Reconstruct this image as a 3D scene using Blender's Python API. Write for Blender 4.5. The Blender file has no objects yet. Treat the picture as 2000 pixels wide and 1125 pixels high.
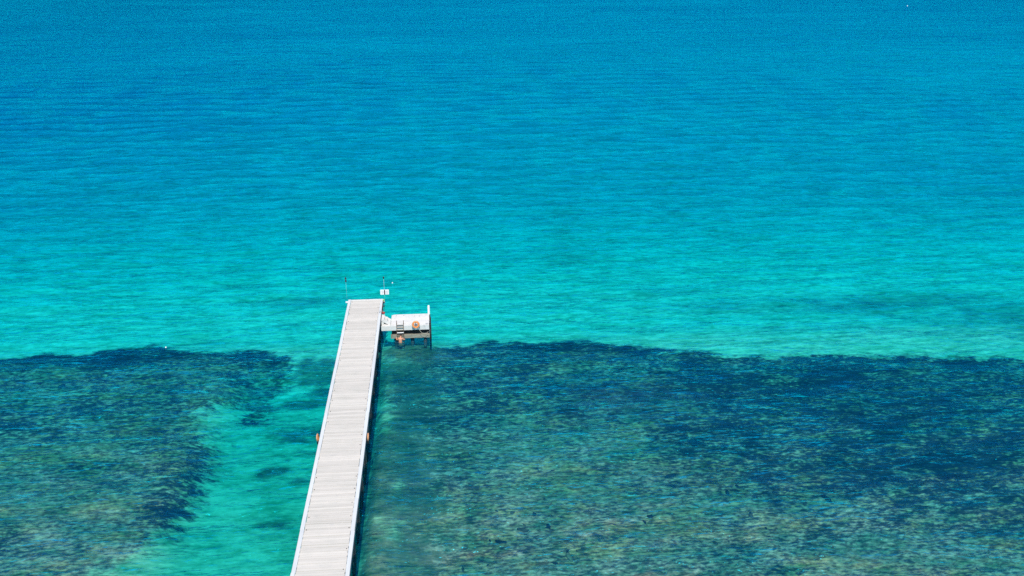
import bpy, bmesh, math, random
import numpy as np
from mathutils import Vector, Matrix

random.seed(7); rng = np.random.default_rng(11)
R = math.radians
sc = bpy.context.scene
COL = sc.collection

# ------------------------------------------------------------------ camera, sky, sun, exposure
cam_d = bpy.data.cameras.new('camera'); cam = bpy.data.objects.new('camera', cam_d); COL.objects.link(cam)
cam_d.lens = 32.4; cam_d.sensor_width = 36.0; cam_d.clip_start = 0.5; cam_d.clip_end = 30000
cam.location = (0, 0, 38.45); cam.rotation_euler = (R(90 - 22.1026), 0, R(-4.7081))
sc.camera = cam

SUN_EL, SUN_AZ = 54.0, -1.5            # light travels towards +Y, almost straight along the jetty
w = bpy.data.worlds.new('World'); sc.world = w; w.use_nodes = True
wn = w.node_tree; bg = wn.nodes['Background']; bg.inputs['Strength'].default_value = 0.14
sky = wn.nodes.new('ShaderNodeTexSky'); sky.sky_type = 'NISHITA'; sky.sun_disc = False
sky.sun_elevation = R(SUN_EL); sky.sun_rotation = R(180 + SUN_AZ)
sky.air_density = 1.0; sky.dust_density = 0.0; sky.ozone_density = 4.0
wn.links.new(sky.outputs[0], bg.inputs[0])
sd = bpy.data.lights.new('sun', 'SUN'); sd.energy = 4.7; sd.angle = R(0.5); sd.color = (1.0, 0.965, 0.91)
sun = bpy.data.objects.new('sun', sd); COL.objects.link(sun)
d = Vector((math.cos(R(SUN_EL)) * math.sin(R(SUN_AZ)), math.cos(R(SUN_EL)) * math.cos(R(SUN_AZ)), -math.sin(R(SUN_EL))))
sun.rotation_euler = d.to_track_quat('-Z', 'Y').to_euler(); sun.location = (-20, -60, 120)

vs = sc.view_settings
vs.view_transform = 'Standard'; vs.look = 'None'; vs.gamma = 1.0; vs.exposure = 0.0; vs.use_curve_mapping = False
sc.cycles.transparent_max_bounces = 24; sc.cycles.max_bounces = 8; sc.cycles.volume_bounces = 0
sc.cycles.use_denoising = False
sc.cycles.sample_clamp_indirect = 4.0; sc.cycles.sample_clamp_direct = 1.05

# ------------------------------------------------------------------ helpers
def new_mat(name):
    m = bpy.data.materials.new(name); m.use_nodes = True
    nt = m.node_tree
    for n in list(nt.nodes): nt.nodes.remove(n)
    out = nt.nodes.new('ShaderNodeOutputMaterial')
    return m, nt, out
def N(nt, t, **kw):
    n = nt.nodes.new(t)
    for k, v in kw.items(): setattr(n, k, v)
    return n
def noise(nt, vec, scale, detail=3.0, rough=0.55, stretch=None, dist=0.0):
    if stretch:
        mp = N(nt, 'ShaderNodeMapping'); mp.inputs['Scale'].default_value = stretch
        nt.links.new(vec, mp.inputs['Vector']); vec = mp.outputs[0]
    n = N(nt, 'ShaderNodeTexNoise'); n.inputs['Scale'].default_value = scale
    n.inputs['Detail'].default_value = detail; n.inputs['Roughness'].default_value = rough
    n.inputs['Distortion'].default_value = dist
    nt.links.new(vec, n.inputs['Vector']); return n.outputs['Fac']
def mth(nt, op, a, b=None, clamp=False):
    n = N(nt, 'ShaderNodeMath', operation=op); n.use_clamp = clamp
    for i, v in enumerate((a, b)):
        if v is None: continue
        if isinstance(v, (int, float)): n.inputs[i].default_value = v
        else: nt.links.new(v, n.inputs[i])
    return n.outputs[0]
def mrange(nt, v, a, b, c=0.0, e=1.0, smooth=False):
    n = N(nt, 'ShaderNodeMapRange'); n.interpolation_type = 'SMOOTHSTEP' if smooth else 'LINEAR'
    n.inputs[1].default_value = a; n.inputs[2].default_value = b; n.inputs[3].default_value = c; n.inputs[4].default_value = e
    nt.links.new(v, n.inputs[0]); return n.outputs[0]
def mixc(nt, f, a, b, mode='MIX'):
    n = N(nt, 'ShaderNodeMix', data_type='RGBA', blend_type=mode)
    if isinstance(f, (int, float)): n.inputs[0].default_value = f
    else: nt.links.new(f, n.inputs[0])
    for i, v in ((6, a), (7, b)):
        if isinstance(v, tuple): n.inputs[i].default_value = (*v[:3], 1)
        else: nt.links.new(v, n.inputs[i])
    return n.outputs[2]
def simple_mat(name, col, rough=0.7, vary=0.12, scale=6.0, stretch=None, dirt=None, dirt_scale=1.5, metal=0.0, bump=0.0, per_object=0.0):
    m, nt, out = new_mat(name)
    b = N(nt, 'ShaderNodeBsdfPrincipled'); nt.links.new(b.outputs[0], out.inputs[0])
    tc = N(nt, 'ShaderNodeTexCoord').outputs['Object']
    geo = N(nt, 'ShaderNodeNewGeometry').outputs['Position']
    f = noise(nt, geo, scale, 4, 0.6, stretch)
    lo = tuple(c * (1 - vary) for c in col); hi = tuple(min(1, c * (1 + vary)) for c in col)
    c = mixc(nt, mrange(nt, f, 0.3, 0.7), lo, hi)
    if dirt:
        g = noise(nt, geo, dirt_scale, 5, 0.65)
        c = mixc(nt, mrange(nt, g, 0.56, 0.72), c, dirt)
    if per_object:
        oi = N(nt, 'ShaderNodeObjectInfo').outputs['Random']
        hsv = N(nt, 'ShaderNodeHueSaturation'); nt.links.new(mrange(nt, oi, 0, 1, 1 - per_object, 1 + per_object * 0.5), hsv.inputs['Value'])
        nt.links.new(c, hsv.inputs['Color']); c = hsv.outputs[0]
    nt.links.new(c, b.inputs['Base Color'])
    b.inputs['Roughness'].default_value = rough; b.inputs['Metallic'].default_value = metal
    if bump:
        bn = N(nt, 'ShaderNodeBump'); bn.inputs['Distance'].default_value = bump
        nt.links.new(f, bn.inputs['Height']); nt.links.new(bn.outputs[0], b.inputs['Normal'])
    return m

def link(name, bm, mat, parent=None, smooth=False, loc=None):
    me = bpy.data.meshes.new(name); bm.to_mesh(me); bm.free()
    if smooth:
        for p in me.polygons: p.use_smooth = True
    me.materials.append(mat)
    o = bpy.data.objects.new(name, me); COL.objects.link(o)
    if parent: o.parent = parent
    if loc: o.location = loc
    return o
def share(name, me, parent, loc, rot=(0, 0, 0), scale=(1, 1, 1)):
    o = bpy.data.objects.new(name, me); COL.objects.link(o); o.parent = parent
    o.location = loc; o.rotation_euler = rot; o.scale = scale; return o
def tag(o, label, cat, group=None):
    o['label'] = label; o['category'] = cat
    if group: o['group'] = group
    return o
def thing(name, label, cat, loc=(0, 0, 0), group=None):
    o = bpy.data.objects.new(name, None); COL.objects.link(o); o.location = loc
    return tag(o, label, cat, group)
def box(bm, c, s, bevel=0.0, rot=None):
    g = bmesh.ops.create_cube(bm, size=1.0)
    M = Matrix.Translation(c) @ (rot.to_4x4() if rot else Matrix.Identity(4)) @ Matrix.Diagonal((*s, 1))
    bmesh.ops.transform(bm, matrix=M, verts=g['verts'])
    if bevel:
        es = list({e for v in g['verts'] for e in v.link_edges})
        bmesh.ops.bevel(bm, geom=es, offset=bevel, segments=1, affect='EDGES', profile=0.5)
    return g
def tube(bm, pts, r, seg=8, cap=True):
    pts = [Vector(p) for p in pts]
    rings = []
    for i, p in enumerate(pts):
        t = (pts[min(i + 1, len(pts) - 1)] - pts[max(i - 1, 0)]).normalized()
        a = Vector((0, 0, 1)) if abs(t.z) < 0.9 else Vector((1, 0, 0))
        u = t.cross(a).normalized(); v = t.cross(u)
        rr = r[i] if isinstance(r, (list, tuple)) else r
        rings.append([bm.verts.new(p + (u * math.cos(k * 2 * math.pi / seg) + v * math.sin(k * 2 * math.pi / seg)) * rr) for k in range(seg)])
    for a, b in zip(rings, rings[1:]):
        for k in range(seg): bm.faces.new((a[k], a[(k + 1) % seg], b[(k + 1) % seg], b[k]))
    if cap:
        bm.faces.new(rings[0][::-1]); bm.faces.new(rings[-1])
    bmesh.ops.recalc_face_normals(bm, faces=bm.faces[:])
def BM(): return bmesh.new()

def vnoise(x, y, scale, seed, octaves=4, rough=0.5):
    """tiling-free value noise in 0..1 on world metres"""
    tot = np.zeros_like(x, float); amp = 1.0; norm = 0.0
    r = np.random.default_rng(seed); tab = r.random((256, 256))
    for o in range(octaves):
        fx, fy = x * scale + 17.3 * o, y * scale + 9.1 * o
        ix, iy = np.floor(fx).astype(int), np.floor(fy).astype(int)
        tx, ty = fx - ix, fy - iy; tx = tx * tx * (3 - 2 * tx); ty = ty * ty * (3 - 2 * ty)
        g = lambda i, j: tab[(ix + i) % 256, (iy + j) % 256]
        v = (g(0, 0) * (1 - tx) + g(1, 0) * tx) * (1 - ty) + (g(0, 1) * (1 - tx) + g(1, 1) * tx) * ty
        tot += v * amp; norm += amp; amp *= rough; scale *= 2.03
    return tot / norm
def smooth(a, b, v):
    t = np.clip((v - a) / (b - a), 0, 1); return t * t * (3 - 2 * t)
def poly_sdf(px, py, poly):
    """signed distance, positive inside"""
    P = np.array(poly, float); n = len(P); dmin = np.full(px.shape, 1e9); inside = np.zeros(px.shape, bool)
    for i in range(n):
        a, b = P[i], P[(i + 1) % n]; e = b - a
        t = np.clip(((px - a[0]) * e[0] + (py - a[1]) * e[1]) / (e @ e), 0, 1)
        dmin = np.minimum(dmin, np.hypot(px - a[0] - t * e[0], py - a[1] - t * e[1]))
        c = ((a[1] > py) != (b[1] > py)) & (px < (b[0] - a[0]) * (py - a[1]) / (b[1] - a[1] + 1e-12) + a[0])
        inside ^= c
    return np.where(inside, dmin, -dmin)
def grid_mesh(name, X, Y, Z, extra=None):
    ny, nx = X.shape
    me = bpy.data.meshes.new(name)
    co = np.stack([X, Y, Z], -1).reshape(-1, 3)
    idx = np.arange(nx * ny).reshape(ny, nx)
    q = np.stack([idx[:-1, :-1], idx[:-1, 1:], idx[1:, 1:], idx[1:, :-1]], -1).reshape(-1, 4)
    return me, co, q
def fill(me, co, faces):
    """faces: list of int arrays (n,k)"""
    loops = np.concatenate([f.reshape(-1) for f in faces]); tot = np.concatenate([np.full(len(f), f.shape[1]) for f in faces])
    start = np.concatenate([[0], np.cumsum(tot)[:-1]])
    me.vertices.add(len(co)); me.vertices.foreach_set('co', co.astype(np.float32).reshape(-1))
    me.loops.add(len(loops)); me.loops.foreach_set('vertex_index', loops.astype(np.int32))
    me.polygons.add(len(tot)); me.polygons.foreach_set('loop_start', start.astype(np.int32)); me.polygons.foreach_set('loop_total', tot.astype(np.int32))
    me.polygons.foreach_set('use_smooth', np.ones(len(tot), bool))
    me.update(calc_edges=True); me.validate()

# ------------------------------------------------------------------ reef outline (world metres)
LEFT = [(-140, 84), (-60, 84.6), (-50, 82.2), (-43.2, 84.2), (-39.2, 85.9), (-36, 85.4), (-33.8, 86.2), (-29.5, 86.9), (-26.5, 85.6), (-23.4, 84.9), (-21.5, 84.0), (-19.6, 85.0),
        (-17.2, 83.2), (-15.2, 82.2), (-14.6, 79.5), (-15.6, 76.5), (-15.2, 73.4), (-15.6, 71.4), (-17.2, 71.4), (-18.2, 73.2), (-19.8, 72.6), (-20.8, 69.4), (-18.4, 66.2), (-17.4, 63.2),
        (-18.0, 60.6), (-18.9, 56.2), (-19.8, 52.3), (-21.8, 49.5), (-23.5, 44), (-26, 30), (-140, 30)]
RIGHT = [(-3.9, 80.2), (-1.8, 82.2), (1.8, 83.2), (5.9, 84.5), (10, 84.3), (13.0, 83.9), (19.8, 81.7), (23, 79.9), (26.3, 79.2), (34, 78.3), (43.8, 77.2), (55.1, 75.7), (90, 71), (150, 68),
         (150, 25), (-2.2, 25), (-2.2, 48), (-2.9, 55.5), (-3.6, 62.3), (-4.3, 70), (-4.6, 76)]
def reef_fields(x, y):
    wob = (vnoise(x, y, 0.35, 3, 4) - 0.5) * 3.0
    sl, sr = poly_sdf(x, y, LEFT) + wob * 0.8, poly_sdf(x, y, RIGHT) + wob * 0.6
    s = np.maximum(sl, sr)
    wid = 1.8 + 1.6 * smooth(80, 76, y); reef = smooth(-wid, wid, s)
    # soft western flank of the right-hand reef along the jetty
    reef = np.where((sr > sl) & (y < 78), smooth(-2.6, 2.0, sr + (vnoise(x, y, 0.5, 8, 3) - .5) * 2), reef)
    # density of dark weed and coral: thick along the seaward rim, thinning shoreward, thick again to the east
    big = vnoise(x, y, 0.07, 21, 3)
    rim_l = smooth(10.5, 1.5, 86.0 - y) * (x < 0)
    rim_r = smooth(6.0, 1.0, (83.2 - 0.13 * np.maximum(x - 10, 0)) - y) * (x > -8)
    east = smooth(10, 26, x + (big - .5) * 22) * smooth(40, 57, y + (big - .5) * 14)
    mid = 0.50 * smooth(56, 72, y) * (x > -8)
    flank = 0.75 * np.exp(-((x + 19.5) / 2.6) ** 2) * smooth(50, 56, y) * smooth(71, 66, y)
    weed = np.clip(np.maximum.reduce([rim_l * 0.88, rim_r * 0.78, east * 0.80, mid * 1.2, 0.42 * smooth(60, 70, y) * (x < -8), flank, np.full(x.shape, 0.22)]) + (vnoise(x, y, 0.22, 5, 4) - .5) * 0.65, 0, 1)
    # loose weed patches on the sand
    patch = np.zeros_like(x)
    for cx, cy, rx, ry, k in ((24, 96.5, 5, 1.0, .2), (-12.0, 79.4, 2.4, 2.2, 1.2), (-10.6, 76.0, 1.8, 1.6, 1.0), (-13.4, 74.4, 2.0, 1.0, .9), (-11.6, 69.3, 2.6, 1.6, 1.1), (-13.6, 63.2, 1.5, .9, .95), (-11.2, 61.8, 1.6, .8, .8), (-12.6, 56.0, 1.6, .7, .55), (-11.8, 51.5, 1.3, .8, .4), (-14.8, 48.6, 2.4, 1.2, .3), (-11.5, 66.0, 1.4, 1.0, .55)):
        patch = np.maximum(patch, k * np.exp(-(((x - cx) / rx) ** 2 + ((y - cy) / ry) ** 2) + (vnoise(x, y, 0.9, 13, 3) - .5) * 2.0))
    green = 1.05 * np.exp(-(((x + 3.4) / 3.2) ** 2 + ((y - 80.9) / 2.3) ** 2))  # weed around the platform, its dark colour also deepening the shade there
    patch = np.maximum(patch, green)
    strip = 1.25 * smooth(-7.5, -5.5, x) * smooth(2.0, -3.5, x) * smooth(82, 78, y) * (0.55 + (vnoise(x, y, .6, 41, 4) - .5) * 1.1)
    patch = np.maximum(patch, strip)
    return s, reef, weed, np.clip(patch, 0, 1)
def bed_depth(x, y, reef):
    base = 0.60 + 0.75 * smooth(47, 76, y) + 0.95 * smooth(80, 89, y) + 2.7 * smooth(90, 155, y) + 1.6 * smooth(150, 420, y)
    base = base + 2.4 * smooth(40, -170, x) * smooth(100, 240, y) + 6 * smooth(600, 2500, y)
    lane = smooth(-21, -17, x) * smooth(-5.0, -6.5, x) * smooth(84, 74, y)
    base = base - 0.80 * np.exp(-(((x + 3.4) / 3.2) ** 2 + ((y - 81.6) / 2.4) ** 2)) - 0.25 * smooth(-7, -5.8, x) * smooth(-3, -4.5, x) * smooth(80, 76, y)
    base = base + 1.35 * lane + 0.20 * smooth(5, 40, x) * smooth(90, 70, y)
    lump = (vnoise(x, y, 0.8, 31, 4, 0.6) - .5) * 0.34
    return base - lump * reef + (vnoise(x, y, 0.3, 33, 2) - .5) * 0.10

# ------------------------------------------------------------------ seabed
def axis(dense0, dense1, step, far):
    a = list(np.arange(dense0, dense1, step)); s = step; hi = a[-1]; lo = a[0]
    up, dn = [], []
    while hi < far: s *= 1.25; hi += s; up.append(hi)
    s = step
    while lo > -far: s *= 1.25; lo -= s; dn.append(lo)
    return np.array(dn[::-1] + a + up)
ax, ay = axis(-66, 80, 0.26, 8200), axis(34, 112, 0.26, 8200)
BX, BY = np.meshgrid(ax, ay)
s_, reef_, weed_, patch_ = reef_fields(BX, BY)
BZ = -bed_depth(BX, BY, reef_)
me, co, q = grid_mesh('seabed', BX, BY, BZ); fill(me, co, [q])
soft_ = np.zeros_like(BX)
for cx, cy, rx, ry, k in ((38, 92.6, 11, 2.0, .62), (50, 92.0, 14, 3.0, .75), (60, 88, 9, 4.2, .62), (65, 82.5, 10, 3.2, .62), (-15.8, 97.5, 4, 1.7, .5), (25, 97.5, 7, 1.3, .35), (12, 112, 9, 2.2, .3)):
    soft_ = np.maximum(soft_, k * np.exp(-(((BX - cx) / rx) ** 2 + ((BY - cy) / ry) ** 2) + (vnoise(BX, BY, 0.45, 13, 3) - .5) * 1.6))
rust_ = np.exp(-(((BX - 16.5) / 6) ** 2 + ((BY - 70.5) / 3.2) ** 2)) + .9 * np.exp(-(((BX + 1.0) / 2.0) ** 2 + ((BY - 80.2) / .9) ** 2))
for nm, arr in (('soft', np.clip(soft_, 0, 1)), ('rust', rust_), ('reef', reef_), ('weed', weed_), ('patch', patch_)):
    a = me.attributes.new(nm, 'FLOAT', 'POINT'); a.data.foreach_set('value', arr.astype(np.float32).reshape(-1))
seabed = bpy.data.objects.new('seabed', me); COL.objects.link(seabed); seabed['kind'] = 'structure'

m, nt, out = new_mat('seabed_material')
b = N(nt, 'ShaderNodeBsdfDiffuse'); nt.links.new(b.outputs[0], out.inputs[0])
pos = N(nt, 'ShaderNodeNewGeometry').outputs['Position']
att = {k: N(nt, 'ShaderNodeAttribute', attribute_name=k).outputs['Fac'] for k in ('reef', 'weed', 'patch', 'soft', 'rust')}
n_f = noise(nt, pos, 2.8, 5, 0.72, (0.6, 1.3, 1))       # small lumps
n_m = noise(nt, pos, 0.75, 4, 0.65, (0.65, 1.3, 1))          # metre-sized clumps
n_c = noise(nt, pos, 0.45, 3, 0.5)
sand = mixc(nt, n_c, (0.80, 0.84, 0.57), (0.88, 0.91, 0.63))
sy = N(nt, 'ShaderNodeSeparateXYZ'); nt.links.new(pos, sy.inputs[0])
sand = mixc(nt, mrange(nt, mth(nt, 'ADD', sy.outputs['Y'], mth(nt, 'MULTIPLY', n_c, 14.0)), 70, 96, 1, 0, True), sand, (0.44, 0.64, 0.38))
olive = mixc(nt, mrange(nt, n_f, .34, .58, 1, 0), (0.15, 0.135, 0.085), (0.58, 0.53, 0.37))
hue = noise(nt, pos, 0.33, 4, 0.65, (0.7, 1.2, 1))
olive = mixc(nt, mrange(nt, hue, .46, .62), olive, mixc(nt, mrange(nt, n_f, .34, .58, 1, 0), (0.21, 0.14, 0.06), (0.72, 0.54, 0.26)))
olive = mixc(nt, mrange(nt, n_m, .58, .70), olive, (0.52, 0.50, 0.36))
rub = noise(nt, pos, 1.1, 3, 0.6)
olive = mixc(nt, mrange(nt, rub, .64, .74), olive, (0.26, 0.13, 0.10))
olive = mixc(nt, mth(nt, 'MULTIPLY', att['rust'], 0.65), olive, (0.34, 0.17, 0.16))
dark = mixc(nt, mrange(nt, n_f, .4, .7), (0.012, 0.024, 0.034), (0.05, 0.07, 0.075))
n_l = noise(nt, pos, 0.28, 4, 0.7, (0.7, 1.3, 1))
cover = mth(nt, 'ADD', mth(nt, 'ADD', mth(nt, 'MULTIPLY', n_m, 0.40), mth(nt, 'MULTIPLY', n_l, 0.30)), mth(nt, 'SUBTRACT', mth(nt, 'MULTIPLY', n_f, 0.60), 0.15))
thr = mrange(nt, att['weed'], 0, 1, 0.62, 0.40)
wf = mrange(nt, mth(nt, 'SUBTRACT', cover, thr), -0.085, 0.085, 0, 1, True)
dark = mixc(nt, mth(nt, 'MULTIPLY', att['rust'], 0.6), dark, (0.16, 0.07, 0.08))
reefc = mixc(nt, wf, olive, dark)
rf = mrange(nt, mth(nt, 'ADD', att['reef'], mth(nt, 'ADD', mth(nt, 'MULTIPLY', mth(nt, 'SUBTRACT', n_f, 0.5), 0.9), mth(nt, 'MULTIPLY', mth(nt, 'SUBTRACT', n_m, 0.5), 1.3))), 0.30, 0.75, 0, 1, True)
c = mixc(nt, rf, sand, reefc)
pf = mrange(nt, mth(nt, 'ADD', att['patch'], mth(nt, 'ADD', mth(nt, 'MULTIPLY', mth(nt, 'SUBTRACT', n_f, 0.5), 1.0), mth(nt, 'MULTIPLY', mth(nt, 'SUBTRACT', n_m, 0.5), 1.0))), 0.15, 0.75, 0, 0.88, True)
c = mixc(nt, pf, c, mixc(nt, mrange(nt, n_f, .42, .62), (0.05, 0.085, 0.07), (0.20, 0.24, 0.13)))
c = mixc(nt, mth(nt, 'MULTIPLY', att['soft'], 0.8), c, (0.10, 0.16, 0.15))
nt.links.new(c, b.inputs['Color'])
seabed.data.materials.append(m)

# coral heads and rocks on the reef flat: uncountable, joined
def icos():
    bm = BM(); bmesh.ops.create_icosphere(bm, subdivisions=2, radius=1.0)
    v = np.array([p.co[:] for p in bm.verts]); f = np.array([[x.index for x in p.verts] for p in bm.faces]); bm.free(); return v, f
iv, ifc = icos()
NR = 1300
cx, cy = rng.uniform(-62, 76, NR * 4), rng.uniform(38, 86, NR * 4)
ss, rr_, ww, _ = reef_fields(cx, cy)
keep = (rr_ > 0.85) & (rng.random(NR * 4) < 0.05 + 0.95 * np.exp(-(((cx - 12) / 13) ** 2 + ((cy - 52) / 6) ** 2)) * (vnoise(cx, cy, 0.5, 77, 3) > 0.5)); cx, cy, rr_, ww = cx[keep][:NR], cy[keep][:NR], rr_[keep][:NR], ww[keep][:NR]
n = len(cx); size = 0.06 + 0.17 * rng.random(n) ** 3
top = -bed_depth(cx, cy, rr_); size = np.minimum(size, np.maximum(0.08, (-top - 0.12) * 0.9))
ang = rng.random(n) * 6.28
lumps = [iv * (1 + 0.45 * np.sin(iv @ rng.normal(0, 2.2, 3) + rng.random() * 6)[:, None] * np.sin(iv @ rng.normal(0, 2.6, 3) + rng.random() * 6)[:, None] + 0.25 * (rng.random((len(iv), 1)) - .5)) for _ in range(12)]
V = np.stack([lumps[i % 12] for i in range(n)])
V = V * (size[:, None, None] * np.stack([rng.uniform(.8, 2.4, n), rng.uniform(.6, 1.1, n), rng.uniform(.25, .6, n)], -1)[:, None, :])
ca, sa = np.cos(ang)[:, None], np.sin(ang)[:, None]
VX = V[..., 0] * ca - V[..., 1] * sa + cx[:, None]; VY = V[..., 0] * sa + V[..., 1] * ca + cy[:, None]; VZ = V[..., 2] + top[:, None] + size[:, None] * 0.15
co = np.stack([VX, VY, VZ], -1).reshape(-1, 3); F = (ifc[None] + (np.arange(n) * len(iv))[:, None, None]).reshape(-1, 3)
me = bpy.data.meshes.new('coral_rocks'); fill(me, co, [F])
m, nt, out = new_mat('coral_rock_material'); b = N(nt, 'ShaderNodeBsdfDiffuse'); nt.links.new(b.outputs[0], out.inputs[0])
g = N(nt, 'ShaderNodeNewGeometry'); rmp = N(nt, 'ShaderNodeValToRGB'); nt.links.new(g.outputs['Random Per Island'], rmp.inputs[0])
rmp.color_ramp.interpolation = 'CONSTANT'; els = rmp.color_ramp.elements
for p_, c_ in ((0, (.02, .035, .05)), (.30, (.09, .10, .09)), (.55, (.17, .17, .11)), (.72, (.30, .29, .19)), (.90, (.20, .12, .09)), (.94, (.42, .40, .30))):
    e = els.new(p_) if p_ > 0 else els[0]; e.color = (*c_, 1)
fn = noise(nt, g.outputs['Position'], 5, 4)
nt.links.new(mixc(nt, mrange(nt, fn, .3, .7, 0, .5), rmp.outputs[0], (.05, .05, .035)), b.inputs['Color'])
me.materials.append(m); rocks = bpy.data.objects.new('coral_rocks', me); COL.objects.link(rocks); rocks['kind'] = 'stuff'
rocks['label'] = 'dark and olive coral rocks scattered over the shallow reef'

# ------------------------------------------------------------------ the sea: closed body of water with waves on top
th = np.concatenate([np.linspace(-180, -52, 40, endpoint=False), np.linspace(-52, 58, 760, endpoint=False), np.linspace(58, 180, 40, endpoint=False)])
rad = [2.0, 10.0, 18, 24, 28, 31, 34]
while rad[-1] < 700: rad.append(rad[-1] + max(0.13, rad[-1] ** 2 / (1942 * 38.0) * 2.7))
while rad[-1] < 9000: rad.append(rad[-1] * 1.12)
rad = np.array(rad)
T, RD = np.meshgrid(np.radians(th), rad)
WX, WY = RD * np.sin(T), RD * np.cos(T)
dr = np.gradient(rad)[:, None] * np.ones_like(T)
WZ = np.zeros_like(WX)
for i in range(46):
    lam = 1.3 * (7.0 / 1.3) ** rng.random(); a_ = rng.normal(3, 13)
    k = 2 * math.pi / lam; kx, ky = k * math.sin(R(a_)), -k * math.cos(R(a_))
    amp = 0.0062 * lam ** 0.8
    fade = np.clip((lam / (dr * 3.2) - 0.6) / 0.8, 0, 1)
    env = 0.35 + 1.3 * vnoise(WX + 50 * i, WY - 31 * i, 0.45 / lam, 100 + i, 2)
    WZ += amp * env * fade * np.cos(kx * WX + ky * WY + rng.random() * 6.28)
calm = smooth(30, 36, RD) * smooth(650, 400, RD)
WZ *= calm
nr, nth = WX.shape
co = np.stack([WX, WY, WZ], -1).reshape(-1, 3)
idx = np.arange(nr * nth).reshape(nr, nth); nxt = np.roll(idx, -1, 1)
quads = np.stack([idx[:-1], idx[1:], nxt[1:], nxt[:-1]], -1).reshape(-1, 4)
quads = quads[:, ::-1]
c0 = len(co); Rm = rad[-1]
low = np.stack([WX[-1], WY[-1], np.full(nth, -40.0)], -1)
co = np.concatenate([co, [[0, 0, 0]], low, [[0, 0, -40.0]]])
li = c0 + 1 + np.arange(nth); ln = np.roll(li, -1); cb = c0 + 1 + nth
tri0 = np.stack([np.full(nth, c0), nxt[0], idx[0]], -1)
skirt = np.stack([idx[-1], nxt[-1], ln, li], -1)
tri1 = np.stack([np.full(nth, cb), li, ln], -1)
me = bpy.data.meshes.new('sea')
fill(me, co, [quads, skirt, tri0, tri1])
bm = BM(); bm.from_mesh(me); bmesh.ops.recalc_face_normals(bm, faces=bm.faces[:]); bm.to_mesh(me); bm.free()
for p in (0,): pass
sea = bpy.data.objects.new('sea', me); COL.objects.link(sea); sea['kind'] = 'structure'
print('sea faces', len(me.polygons), 'bed', len(seabed.data.polygons), 'normal z', me.polygons[nth * 20].normal.z)

m, nt, out = new_mat('sea_water')
pos = N(nt, 'ShaderNodeNewGeometry').outputs['Position']
gust = mrange(nt, noise(nt, pos, 0.02, 3, 0.6, (0.5, 1.4, 1)), .3, .7, 0.72, 1.28)
h0 = noise(nt, pos, 0.16, 1, 0.5, (0.55, 1.5, 0), 0.3)
hb = noise(nt, pos, 0.30, 3, 0.6, (0.5, 1.8, 0), 0.15)
h1 = noise(nt, pos, 0.70, 3, 0.55, (0.5, 1.7, 0), 0.15)
h2 = noise(nt, pos, 2.1, 2, 0.5, (0.5, 1.6, 0), 0.25)
hL = noise(nt, pos, 0.085, 3, 0.6, (0.95, 1.6, 0), 0.2)
h3 = noise(nt, pos, 5.0, 1, 0.4, (0.65, 1.35, 0), 0.5)
def ridge(v):    # sharper crests, rounder troughs
    return mth(nt, 'SUBTRACT', 1.0, mth(nt, 'ABSOLUTE', mth(nt, 'MULTIPLY', mth(nt, 'SUBTRACT', v, 0.5), 2.0)))
H = mth(nt, 'ADD', mth(nt, 'MULTIPLY', h0, 0.75), mth(nt, 'MULTIPLY', ridge(h1), 0.22))
H = mth(nt, 'ADD', H, mth(nt, 'MULTIPLY', h2, 0.17))
H = mth(nt, 'ADD', H, mth(nt, 'MULTIPLY', h3, 0.017))
H = mth(nt, 'ADD', H, mth(nt, 'ADD', mth(nt, 'MULTIPLY', hL, 1.1), mth(nt, 'MULTIPLY', ridge(hb), 0.30)))
H = mth(nt, 'MULTIPLY', H, gust)
bp = N(nt, 'ShaderNodeBump'); bp.inputs['Strength'].default_value = 1.0; bp.inputs['Distance'].default_value = 1.0
nt.links.new(H, bp.inputs['Height'])
fr = N(nt, 'ShaderNodeFresnel'); bkf = N(nt, 'ShaderNodeNewGeometry').outputs['Backfacing']
nt.links.new(mrange(nt, bkf, 0, 1, 1.333, 1 / 1.333), fr.inputs['IOR']); nt.links.new(bp.outputs[0], fr.inputs['Normal'])
gl = N(nt, 'ShaderNodeBsdfGlossy'); gl.inputs['Roughness'].default_value = 0.10; gl.inputs['Color'].default_value = (0.0, 0.67, 1, 1)
nt.links.new(bp.outputs[0], gl.inputs['Normal'])
tr = N(nt, 'ShaderNodeBsdfTransparent')
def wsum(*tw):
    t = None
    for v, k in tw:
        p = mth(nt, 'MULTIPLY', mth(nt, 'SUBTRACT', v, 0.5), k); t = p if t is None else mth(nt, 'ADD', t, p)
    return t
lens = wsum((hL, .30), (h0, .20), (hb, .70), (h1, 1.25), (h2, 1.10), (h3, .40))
nt.links.new(mixc(nt, mrange(nt, lens, -.34, .20, 0, 1), (0.27, 0.59, 0.48), (1, 1, 1)), tr.inputs['Color'])  # ripple noise tints the transmitted colour, standing in for refracted light and caustics
df = N(nt, 'ShaderNodeBsdfDiffuse'); df.inputs['Color'].default_value = (0.0, 0.17, 0.50, 1)
body = N(nt, 'ShaderNodeMixShader'); body.inputs[0].default_value = 0.08      # light scattered back by the water itself
nt.links.new(tr.outputs[0], body.inputs[1]); nt.links.new(df.outputs[0], body.inputs[2])
mx = N(nt, 'ShaderNodeMixShader'); nt.links.new(fr.outputs[0], mx.inputs[0]); nt.links.new(body.outputs[0], mx.inputs[1]); nt.links.new(gl.outputs[0], mx.inputs[2])
nt.links.new(mx.outputs[0], out.inputs['Surface'])
va = N(nt, 'ShaderNodeVolumeAbsorption')
ABS = (0.53, 0.034, 0.010); dens = 1.0      # absorption per metre
va.inputs['Color'].default_value = (1 - ABS[0], 1 - ABS[1], 1 - ABS[2], 1); va.inputs['Density'].default_value = dens
nt.links.new(va.outputs[0], out.inputs['Volume'])
me.materials.append(m)

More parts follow.
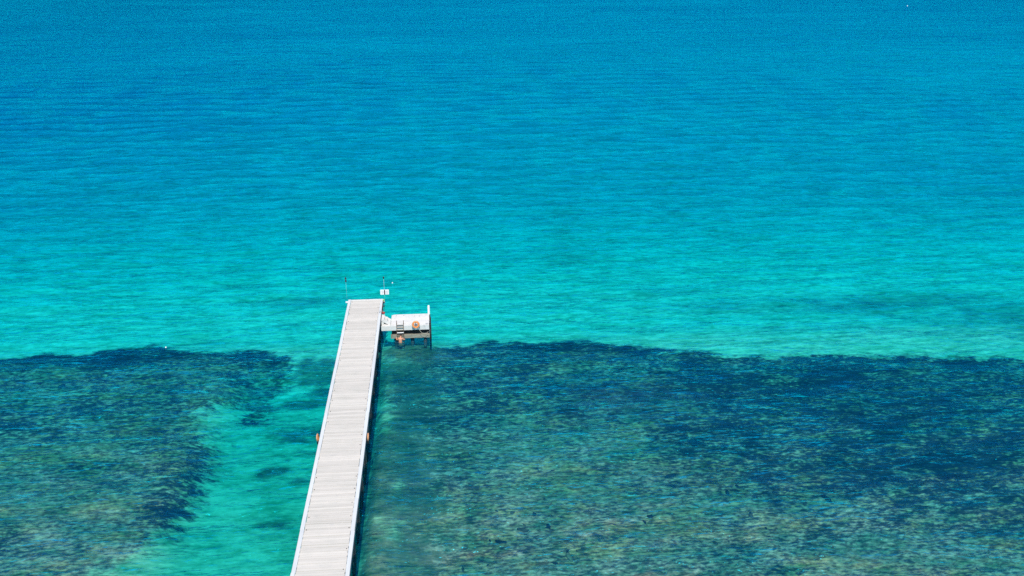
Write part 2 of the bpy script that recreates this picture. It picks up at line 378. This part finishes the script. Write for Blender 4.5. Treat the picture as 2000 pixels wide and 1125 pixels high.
# ------------------------------------------------------------------ materials for the built things
M = {}
m, nt, out = new_mat('weathered_plank'); M['plank'] = m
b = N(nt, 'ShaderNodeBsdfPrincipled'); nt.links.new(b.outputs[0], out.inputs[0]); b.inputs['Roughness'].default_value = 0.85
pos = N(nt, 'ShaderNodeNewGeometry').outputs['Position']
gr = noise(nt, pos, 14, 4, 0.65, (0.06, 1, 1)); bl = noise(nt, pos, 0.9, 4, 0.6); st = noise(nt, pos, 2.5, 4, 0.7, (0.5, 1.6, 1))
oi = N(nt, 'ShaderNodeObjectInfo').outputs['Random']
c = mixc(nt, mrange(nt, gr, .3, .7), (0.54, 0.50, 0.435), (0.655, 0.61, 0.54))
c = mixc(nt, mrange(nt, bl, .35, .65), c, (0.64, 0.585, 0.515))
c = mixc(nt, mrange(nt, st, .60, .76, 0, .6), c, (0.40, 0.40, 0.40))
hs = N(nt, 'ShaderNodeHueSaturation'); nt.links.new(c, hs.inputs['Color']); nt.links.new(mrange(nt, oi, 0, 1, .91, 1.07), hs.inputs['Value'])
nt.links.new(hs.outputs[0], b.inputs['Base Color'])
M['kerb'] = simple_mat('bleached_kerb_timber', (0.65, 0.655, 0.645), .8, .07, 5, (1, .1, 1), (0.60, 0.62, 0.64), 1.2, per_object=.06)
M['side'] = simple_mat('grey_side_timber', (0.20, 0.21, 0.20), .85, .25, 5, (1, .15, 1), (0.10, 0.10, 0.09), 1.0)
M['pile'] = simple_mat('wet_pile_timber', (0.075, 0.07, 0.06), .75, .3, 4, None, (0.05, 0.06, 0.04), 1.5)
M['concrete'] = simple_mat('pale_platform_concrete', (0.715, 0.69, 0.645), .85, .08, 3, None, (0.50, 0.49, 0.46), 1.1, per_object=.08)
M['beam'] = simple_mat('mossy_grey_beam', (0.27, 0.25, 0.19), .85, .25, 6, (.25, 1, 1), (0.16, 0.16, 0.10), 2.0)
M['rubber'] = simple_mat('black_rubber', (0.012, 0.013, 0.014), .6, .2)
M['rust'] = simple_mat('dull_ladder_steel', (0.22, 0.15, 0.11), .5, .3, 9, metal=.5)
M['white'] = simple_mat('white_paint', (0.86, 0.86, 0.84), .5, .05, 5, None, (0.62, 0.60, 0.56), 4)
M['grey'] = simple_mat('grey_paint', (0.35, 0.36, 0.37), .5, .1)
M['black'] = simple_mat('black_paint', (0.015, 0.015, 0.018), .5, .1)
M['orange'] = simple_mat('orange_vinyl', (0.74, 0.25, 0.06), .45, .08, 5, None, (0.86, 0.42, 0.18), 3)
M['rope'] = simple_mat('pale_rope', (0.55, 0.52, 0.42), .9, .15, 20)
M['red'] = simple_mat('maroon_float_vinyl', (0.30, 0.04, 0.035), .5, .2)
M['pole'] = simple_mat('galvanised_pole', (0.42, 0.62, 0.64), .4, .08, metal=.3)
M['green_lamp'] = simple_mat('green_yellow_glass', (0.45, 0.75, 0.12), .3, .1)
M['skin'] = simple_mat('sun_tanned_skin', (0.62, 0.27, 0.16), .5, .10, 6)
M['hair'] = simple_mat('dark_hair', (0.02, 0.013, 0.01), .7, .3, 30)
M['shorts'] = simple_mat('grey_shorts', (0.10, 0.10, 0.13), .8, .2)

# ------------------------------------------------------------------ the jetty
X0, X1, TIP, DZ = -9.36, -5.93, 86.45, 2.45
KW = 0.25
jetty = thing('jetty', 'long straight wooden jetty of bleached planks running out from the bottom edge', 'jetty', (0, 0, 0))
plank_mesh = []
for k in range(6):
    bm = BM(); L = X1 - X0 - 2 * KW - 0.03
    box(bm, (0, 0, 0), (L, 1.0, 0.06))
    bmesh.ops.subdivide_edges(bm, edges=[e for e in bm.edges if abs(e.verts[0].co.x - e.verts[1].co.x) > 1], cuts=4)
    for v in bm.verts:
        v.co.z += 0.004 * math.sin(v.co.x * (1.1 + .3 * k) + k); v.co.y += 0.012 * math.sin(v.co.x * .9 + 2 * k)
    me = bpy.data.meshes.new('plank'); bm.to_mesh(me); bm.free(); me.materials.append(M['plank']); plank_mesh.append(me)
y = TIP - 0.12; xc = (X0 + X1) / 2
while y > 38.5:
    wd = random.choice((0.185, 0.2, 0.2, 0.21)); gap = random.choice((0.010, 0.012, 0.014, 0.02, 0.03)) if random.random() < .85 else 0.045
    share('plank', random.choice(plank_mesh), jetty, (xc + random.uniform(-.02, .02), y - wd / 2, DZ - 0.03 + random.uniform(-.005, .005)),
          (random.uniform(-.02, .02), 0, random.uniform(-.002, .002)), (1, wd, 1))
    y -= wd + gap
y_end = y
# kerb boards along both edges, the end board, side beams, bents
for sx, xa in ((-1, X0), (1, X1 - KW)):
    y = TIP
    while y > y_end:
        ln = random.uniform(3.3, 4.2)
        bm = BM(); box(bm, (0, 0, 0), (KW, ln - 0.025, 0.10), 0.008)
        link('kerb_board', bm, M['kerb'], jetty, loc=(xa + KW / 2 + random.uniform(-.012, .012), y - ln / 2, DZ + (0.012 if sx < 0 else -0.02) + random.uniform(-.004, .004)))
        y -= ln
    y = TIP
    while y > y_end:
        bm = BM(); box(bm, (0, 0, 0), (0.10, 3.58, 0.30))
        link('side_beam', bm, M['side'], jetty, loc=((xa + 0.08) if sx < 0 else (xa + KW - 0.05), y - 1.8, DZ - 0.225 + random.uniform(-.01, .01)))
        y -= 3.6
bm = BM(); box(bm, (0, 0, 0), (X1 - X0 - 2 * KW - .02, 0.12, 0.12), .008); link('end_board', bm, M['kerb'], jetty, loc=(xc, TIP - 0.06, DZ - 0.03))
bm = BM(); box(bm, (0, 0, 0), (0.26, 0.18, 0.10), .01); link('corner_block', bm, M['white'], jetty, loc=(X0 - 0.13, TIP - 0.45, DZ - 0.02))
pb = BM(); tube(pb, [(0, 0, -4.4), (0, 0, 2.05)], 0.17, 10); pm = link('pile', pb, M['pile'], jetty, True, (X0 + .35, TIP - 1.0, 0)); pile_mesh = pm.data
y = TIP - 1.0; first = True
while y > y_end:
    for xx in (X0 + .35, X1 - .30):
        if first: first = False; continue
        share('pile', pile_mesh, jetty, (xx, y, 0), (0, 0, random.random() * 6))
    bm = BM(); box(bm, (0, 0, 0), (X1 - X0 - .06, .28, .30)); link('crosshead', bm, M['side'], jetty, loc=(xc - .02, y, DZ - .53))
    y -= 3.6
bb = BM(); bmesh.ops.create_cone(bb, cap_ends=True, segments=8, radius1=.035, radius2=.03, depth=.03); bo = link('bolt', bb, M['black'], jetty, loc=(X0 + KW + .14, TIP - .5, DZ + .012)); bolt = bo.data
y = TIP - 2.0
while y > y_end:
    if random.random() < .75: share('bolt', bolt, jetty, (X0 + KW + .14 + random.uniform(-.03, .03), y, DZ + .012))
    if random.random() < .75: share('bolt', bolt, jetty, (X1 - KW - .13 + random.uniform(-.03, .03), y + random.uniform(-.1, .1), DZ + .012))
    y -= random.uniform(1.2, 2.2)

# ------------------------------------------------------------------ landing platform beside the jetty head
PX0, PX1, PY0, PY1, PZ = -5.0, -1.32, 81.40, 84.05, 1.75
plat = thing('landing_platform', 'low white landing platform on piles beside the end of the jetty', 'platform')
rows = 9; dy = (PY1 - PY0) / rows
for i in range(rows):
    bm = BM()
    yb = PY0 + i * dy
    if i == rows - 1:      # rounded far left corner
        pts = [(PX0, yb + .006), (PX1, yb + .006), (PX1, yb + dy - .006)] + [(PX0 + .42 - .42 * math.sin(t), yb + dy - .006 - .27 * (1 - math.cos(t))) for t in [k * math.pi / 12 for k in range(7)]]
        va_ = [bm.verts.new((x, yy, PZ)) for x, yy in pts]; vb_ = [bm.verts.new((x, yy, PZ - .12)) for x, yy in pts]
        bm.faces.new(va_); bm.faces.new(vb_[::-1])
        for k in range(len(pts)): bm.faces.new((va_[k], vb_[k], vb_[(k + 1) % len(pts)], va_[(k + 1) % len(pts)]))
        bmesh.ops.recalc_face_normals(bm, faces=bm.faces[:])
    else: box(bm, ((PX0 + PX1) / 2, yb + dy / 2, PZ - .06 + (.003 if i % 2 else 0)), (PX1 - PX0 + random.uniform(-.03, 0), dy - .022, .12), .006)
    link('deck_plank', bm, M['concrete'], plat)
bm = BM(); box(bm, (-5.44, PY0 + .62, PZ - .06), (.86, 1.22, .12), .008); link('bridging_slab', bm, M['concrete'], plat)
bm = BM(); box(bm, ((X1 + .03 + PX1) / 2, PY0 - .03, PZ - .245), (PX1 - X1 - .03, .08, .49), .01); link('front_fascia', bm, M['concrete'], plat)
bm = BM(); box(bm, ((PX0 + PX1) / 2, PY0 + .03, .59), (PX1 - PX0 + .06, .20, .36), .012); link('lower_beam', bm, M['beam'], plat)
bm = BM(); box(bm, ((PX0 + PX1) / 2, PY1 - .15, .59), (PX1 - PX0, .20, .36), .012); link('lower_beam', bm, M['beam'], plat)
for xx in (PX0 + .12, PX1 - .14):
    bm = BM(); box(bm, (xx, (PY0 + PY1) / 2, 1.44), (.2, PY1 - PY0 - .1, .36)); link('cross_beam', bm, M['pile'], plat)
for i in range(7):
    bm = BM(); box(bm, ((PX0 + PX1) / 2, PY0 + .32 + i * .29, .70 + .004 * (i % 2)), (PX1 - PX0 - .04, .27, .05)); link('shade_plank', bm, M['pile'], plat)  # dark boards added to stand in for the shade under the deck
bm = BM(); box(bm, ((PX0 + PX1) / 2, PY1 - .02, 1.0), (PX1 - PX0 - .1, .06, .46)); link('shade_board', bm, M['pile'], plat)  # added dark sheet, closes the gap with shade as colour
pb = BM(); tube(pb, [(0, 0, -4.4), (0, 0, .68)], .16, 12); p0 = link('pile', pb, M['pile'], plat, True, (PX0 + .45, PY0 + .32, 0))
for xx, yy in ((PX0 + 2.0, PY0 + .45), (PX1 - .42, PY0 + .32), (PX0 + .45, PY1 - .45), (PX1 - .42, PY1 - .45), (PX0 + 2.0, PY1 - .45)): share('pile', p0.data, plat, (xx, yy, 0), (0, 0, random.random()))
bm = BM(); tube(bm, [(0, 0, -4.2), (0, 0, 2.54), (0, 0, 2.60), (0, 0, 2.63)], [.105, .105, .085, .03], 14); link('mooring_post', bm, M['white'], plat, True, (PX1 - .03, PY1 - .10 + .12, 0))
for yy in (PY0 + .10, PY0 + .95, PY0 + 1.75):
    bm = BM(); tube(bm, [(0, 0, -.9), (0, 0, PZ - .02)], .085, 10); link('fender', bm, M['rubber'], plat, True, (PX1 + .10, yy, 0))
bm = BM(); box(bm, (PX1 + .07, (PY0 + PY1) / 2 - .05, PZ - .28), (.1, PY1 - PY0 - .1, .44)); link('side_rail', bm, M['rubber'], plat)
bm = BM(); box(bm, (PX1 - .22, PY0 + .10, PZ + .05), (.22, .10, .10), .02); link('cleat', bm, M['grey'], plat)

for xx, yy in ((-4.5, 83.75), (-3.8, 83.75), (-2.3, 83.5), (-2.75, 83.55)):
    o = share('bolt', bolt, plat, (xx, yy, PZ + .012))
# white steps from the jetty down to the platform
steps = thing('landing_steps', 'short flight of white steps between jetty deck and landing platform', 'steps')
for i, (xx, zz, y1) in enumerate(((-5.74, 2.27, 82.95), (-5.45, 2.07, 82.85), (-5.16, 1.90, 82.72))):
    bm = BM(); box(bm, (xx, (81.72 + y1) / 2, zz - .035), (.29, y1 - 81.72, .07), .01); link('tread', bm, M['concrete'], steps)
    bm = BM(); box(bm, (xx - .135, (81.76 + y1) / 2, zz - .13), (.03, y1 - 81.80, .12)); link('riser', bm, M['concrete'], steps)
for yy in (81.69, 82.60):
    bm = BM(); prof = [(-5.88, 2.30), (-5.62, 2.30), (-5.02, 1.93), (-5.02, 1.76), (-5.22, 1.76), (-5.62, 2.00), (-5.88, 2.12)]
    f1 = [bm.verts.new((x, yy - .025, z)) for x, z in prof]; f2 = [bm.verts.new((x, yy + .025, z)) for x, z in prof]
    bm.faces.new(f1); bm.faces.new(f2[::-1])
    for k in range(len(prof)): bm.faces.new((f1[k], f2[k], f2[(k + 1) % len(prof)], f1[(k + 1) % len(prof)]))
    bmesh.ops.recalc_face_normals(bm, faces=bm.faces[:]); link('stringer', bm, M['concrete'], steps)
bm = BM(); box(bm, (-5.77, 81.70, 1.90), (.22, .05, .26)); link('support_post', bm, M['concrete'], steps)

# bathing ladder
lad = thing('bathing_ladder', 'steel bathing ladder hanging from the front edge of the landing platform', 'ladder', (-4.1, 81.27, 0))
for xx in (-.325, .325):
    bm = BM(); tube(bm, [(xx, .42, 1.76), (xx, .40, 2.06), (xx, .28, 2.19), (xx, .12, 2.20), (xx, .02, 2.10), (xx, 0, 1.9), (xx, 0, .8), (xx, 0, -1.0)], .028, 8); link('rail', bm, M['rust'], lad, True)
bm = BM(); box(bm, (0, 0, 0), (.62, .11, .035), .006); r0 = link('rung', bm, M['beam'], lad, loc=(0, 0, 1.84))
for z in (1.58, 1.32): share('rung', r0.data, lad, (0, 0, z))
bm = BM(); box(bm, (0, 0, 0), (.62, .13, .05), .006); r1 = link('rung', bm, M['white'], lad, loc=(0, -.01, 1.05)); r1['label'] = 'clean white ladder rung above the swimmer'
for z in (.78, .52, .26, 0.0, -.26, -.52): share('rung', r0.data, lad, (0, 0, z))

# lifebuoys
def torus(bm, R0, r0, seg=28, sec=10, axis='Y', a0=0.0, a1=2 * math.pi):
    full = abs(a1 - a0 - 2 * math.pi) < 1e-4; n_ = seg if full else max(3, int(seg * (a1 - a0) / 6.283)) + 1
    rings = []
    for i in range(n_):
        a = a0 + (a1 - a0) * i / (n_ if full else n_ - 1)
        ring = []
        for j in range(sec):
            bta = 2 * math.pi * j / sec; rr = R0 + r0 * math.cos(bta)
            u, v, h = rr * math.cos(a), rr * math.sin(a), r0 * math.sin(bta)
            ring.append(bm.verts.new((u, h, v) if axis == 'Y' else (h, u, v)))
        rings.append(ring)
    for i in range(n_ if full else n_ - 1):
        A, B_ = rings[i], rings[(i + 1) % n_]
        for j in range(sec): bm.faces.new((A[j], A[(j + 1) % sec], B_[(j + 1) % sec], B_[j]))
    bmesh.ops.recalc_face_normals(bm, faces=bm.faces[:])
def lifebuoy(loc, rot, label, axis, R0=.26, r0=.085):
    t = thing('lifebuoy', label, 'lifebuoy', loc, 'lifebuoys along the jetty'); t.rotation_euler = rot
    bm = BM(); torus(bm, R0, r0, 30, 10, axis); link('ring', bm, M['orange'], t, True)
    bm = BM(); torus(bm, R0 + r0 + .015, .012, 30, 6, axis); link('grab_rope', bm, M['rope'], t, True)
    return t
lb = lifebuoy((-2.58, 81.04, 1.94), (R(-16), 0, 0), 'orange lifebuoy on a white backing board at the edge of the landing platform', 'Y', .27, .09)
bm = BM(); tube(bm, [(.20, .02, -.25), (.38, .0, -.60), (.55, .03, -.82), (.80, .08, -.90), (1.0, .12, -.86), (1.16, .16, -.74)], .014, 6); link('throw_line', bm, M['rope'], lb, True)
hold = thing('lifebuoy_stand', 'slim dark post and crossbar carrying the lifebuoy at the platform edge', 'stand', (-2.58, 81.15, 1.9))
bm = BM(); box(bm, (0, .03, .02), (.05, .05, .34)); link('hook_plate', bm, M['black'], hold)
for px_ in (-.15, .15):
    bm = BM(); box(bm, (px_, .03, -.06), (.08, .05, .06)); link('shadow_tab', bm, M['grey'], hold)  # added tabs standing in for two shadow spots inside the ring
bm = BM(); box(bm, (0, .05, -.10), (.36, .03, .03)); link('crossbar', bm, M['grey'], hold)
bm = BM(); tube(bm, [(0, .06, -.12), (0, .04, .2)], .04, 8); link('post', bm, M['grey'], hold, True)
bm = BM(); box(bm, (0, .17, -.12), (.14, .30, .05)); link('bracket', bm, M['grey'], hold)
for sx, xx, yy, lab in ((-1, -9.52, 60.2, 'orange lifebuoy hanging outside the left edge of the jetty'), (1, -5.80, 60.0, 'orange lifebuoy hanging outside the right edge of the jetty')):
    lifebuoy((xx, yy, DZ - .04), (0, R(4 * sx), R(3 * sx)), lab, 'X', .24, .055)
    hk = thing('lifebuoy_hook', 'dark bracket carrying the lifebuoy on the %s side of the jetty' % ('left' if sx < 0 else 'right'), 'bracket', (xx, yy, DZ - .3), 'lifebuoy brackets on the jetty')
    bm = BM(); box(bm, (0, 0, -.05), (.10, .50, .24), .01); link('plate', bm, M['black'], hk)
    bm = BM(); box(bm, (-sx * .09, 0, -.05), (.12, .08, .08)); link('arm', bm, M['black'], hk)

# ------------------------------------------------------------------ poles at the jetty head
def pole(name, label, cat, x, y, top):
    t = thing(name, label, cat, (x, y, 0), 'slim poles at the jetty head')
    bm = BM(); tube(bm, [(0, 0, DZ - .45), (0, 0, top - .1)], .010 if x > -8 else .006, 8); link('mast', bm, M['pole'], t, True)
    bm = BM(); box(bm, (0.04 if x < -8 else -.04, 0, DZ - .25), (.12, .08, .14)); link('clamp', bm, M['grey'], t)
    return t
pl = pole('beacon_pole', 'slim pale pole topped with two black cones at the far left corner of the jetty', 'marker pole', -9.50, 86.35, 4.9)
for z in (4.62, 4.88):
    bm = BM(); bmesh.ops.create_cone(bm, cap_ends=True, segments=12, radius1=.11, radius2=.025, depth=.20); link('cone_topmark', bm, M['black'], pl, loc=(0, 0, z))
pr_ = pole('sign_pole', 'slim pole with dark lamp and white sign at the far right corner of the jetty', 'sign', -5.74, 86.2, 4.9)
bm = BM(); tube(bm, [(0, 0, 4.76), (0, 0, 4.80), (0, 0, 4.94), (0, 0, 4.98)], [.05, .07, .07, .03], 10); link('lamp', bm, M['black'], pr_, True)
bm = BM(); box(bm, (0, 0, 0), (.84, .025, .52), .006); sg = link('sign_panel', bm, M['white'], pr_, loc=(.03, -.05, 3.33))
bm = BM(); box(bm, (0, -.022, 0), (.11, .012, .48)); link('centre_strip', bm, M['black'], sg)
for sx in (-1, 1):
    for k, (z, w_) in enumerate(((.15, .22), (.07, .26), (-.01, .24), (-.09, .20), (-.16, .12 if sx < 0 else .2))):
        bm = BM(); box(bm, (sx * .22, -.0155, z), (w_, .004, .030)); link('text_line', bm, M['grey'], sg)

# mooring gear along the right-hand side of the jetty head
fp = thing('fender_post', 'dark timber fender strip with rope loops on the right side of the jetty head', 'fender')
bm = BM(); box(bm, (X1 + .05, 84.75, DZ - .12), (.08, 3.0, .26), .01); link('rubbing_strip', bm, M['rubber'], fp)
for yy in (85.2, 84.1):
    bm = BM(); tube(bm, [(X1 + .06, yy, DZ - .05), (X1 + .16, yy + .1, DZ + .12), (X1 + .24, yy + .35, DZ + .10), (X1 + .20, yy + .30, DZ - .25), (X1 + .08, yy, DZ - .3)], .03, 6); link('rope_loop', bm, M['black'], fp, True)
gl_ = thing('side_light', 'small green and white lamp beside the sign pole on the jetty head', 'lamp', (X1 + .10, 86.1, DZ))
bm = BM(); bmesh.ops.create_uvsphere(bm, u_segments=10, v_segments=6, radius=.075); link('lens', bm, M['green_lamp'], gl_, True, (0, 0, .04))
bm = BM(); tube(bm, [(0, 0, -.22), (0, 0, -.03)], .055, 10); link('housing', bm, M['white'], gl_, True)
fl = thing('mooring_float', 'dark red round float hanging beside the jetty above the white steps', 'float', (-5.74, 83.08, 2.40))
bm = BM(); bmesh.ops.create_uvsphere(bm, u_segments=14, v_segments=10, radius=.16); bmesh.ops.scale(bm, vec=(1, 1, .85), verts=bm.verts[:]); link('ball', bm, M['red'], fl, True)
bm = BM(); tube(bm, [(0, 0, .12), (-.1, .02, .2), (-.25, .02, .12)], .015, 6); link('lanyard', bm, M['rope'], fl, True)
bl_ = thing('mooring_cleat', 'grey metal cleat on the deck edge beside the dark red float', 'cleat', (X1 - .14, 83.05, DZ + .03))
bm = BM(); box(bm, (0, 0, .03), (.10, .16, .06), .015); link('base', bm, M['grey'], bl_)
bm = BM(); tube(bm, [(0, -.2, .10), (0, -.08, .08), (0, .08, .08), (0, .2, .10)], .03, 8); link('horns', bm, M['grey'], bl_, True)

# small white floats on the open water
for (x, y, s_r, lab) in ((-26.46, 81.97, .07, 'tiny white float on the dark reef water left of the jetty'), (212.3, 415.0, .22, 'tiny white float far out near the upper right corner'), (-5.5, 96.9, .07, 'tiny white float just beyond the sign pole')):
    t = thing('float', lab, 'float', (x, y, 0), 'white floats on the water')
    bm = BM(); bmesh.ops.create_uvsphere(bm, u_segments=12, v_segments=8, radius=s_r); link('ball', bm, M['white'], t, True, (0, 0, s_r * .4))
    bm = BM(); tube(bm, [(0, 0, s_r * 1.3), (0, 0, s_r * 1.6)], s_r * .2, 8); link('eye', bm, M['white'], t, True)

# ------------------------------------------------------------------ bather climbing out on the ladder, back to the camera
def skinned(name, joints, bones, mat, parent, root=0, sub=2):
    me = bpy.data.meshes.new(name); me.from_pydata([j[0] for j in joints], bones, [])
    o = bpy.data.objects.new(name, me); COL.objects.link(o); o.parent = parent
    md = o.modifiers.new('skin', 'SKIN'); md.use_smooth_shade = True
    for i, j in enumerate(joints):
        r_ = j[1]; me.skin_vertices[0].data[i].radius = r_ if isinstance(r_, tuple) else (r_, r_)
        me.skin_vertices[0].data[i].use_root = (i == root)
    s2 = o.modifiers.new('sub', 'SUBSURF'); s2.levels = sub; s2.render_levels = sub
    me.materials.append(mat); return o
per = thing('person', 'tanned bare-backed bather climbing out of the water on the bathing ladder', 'person', (-4.12, 80.94, -.16)); per.scale = (1.12, 1.1, 1.1)
J = [((0, 0, .10), (.15, .11)), ((0, -.02, .30), (.135, .10)), ((0, .0, .50), (.17, .105)), ((0, .06, .64), (.13, .09)), ((.03, .11, .74), (.055, .055)), ((.04, .17, .84), (.085, .10)), ((.05, .20, .95), (.07, .08)),
     ((-.19, .04, .63), .062), ((-.31, .10, .50), .048), ((-.34, .26, .62), .036), ((-.325, .285, .69), .035),
     ((.19, .05, .63), .062), ((.36, .08, .52), .048), ((.37, .24, .42), .038), ((.325, .285, .50), .036),
     ((-.10, .02, -.05), .095), ((-.11, .16, -.40), .07), ((-.11, .10, -.75), .05), ((-.11, .24, -.80), .04),
     ((.10, .02, -.05), .095), ((.11, .20, -.32), .07), ((.11, .14, -.60), .05), ((.11, .28, -.50), .04)]
Bn = [(0, 1), (1, 2), (2, 3), (3, 4), (4, 5), (5, 6), (3, 7), (7, 8), (8, 9), (9, 10), (3, 11), (11, 12), (12, 13), (13, 14), (0, 15), (15, 16), (16, 17), (17, 18), (0, 19), (19, 20), (20, 21), (21, 22)]
skinned('body', J, Bn, M['skin'], per)
skinned('hair', [((.04, .13, .86), (.085, .10)), ((.05, .17, .98), (.09, .10)), ((.055, .24, 1.0), (.06, .07))], [(0, 1), (1, 2)], M['hair'], per)
skinned('shorts', [((0, 0, .13), (.165, .125)), ((-.10, .02, -.04), .11), ((-.11, .13, -.30), .095), ((.10, .02, -.04), .11), ((.11, .17, -.25), .095)], [(0, 1), (1, 2), (0, 3), (3, 4)], M['shorts'], per)
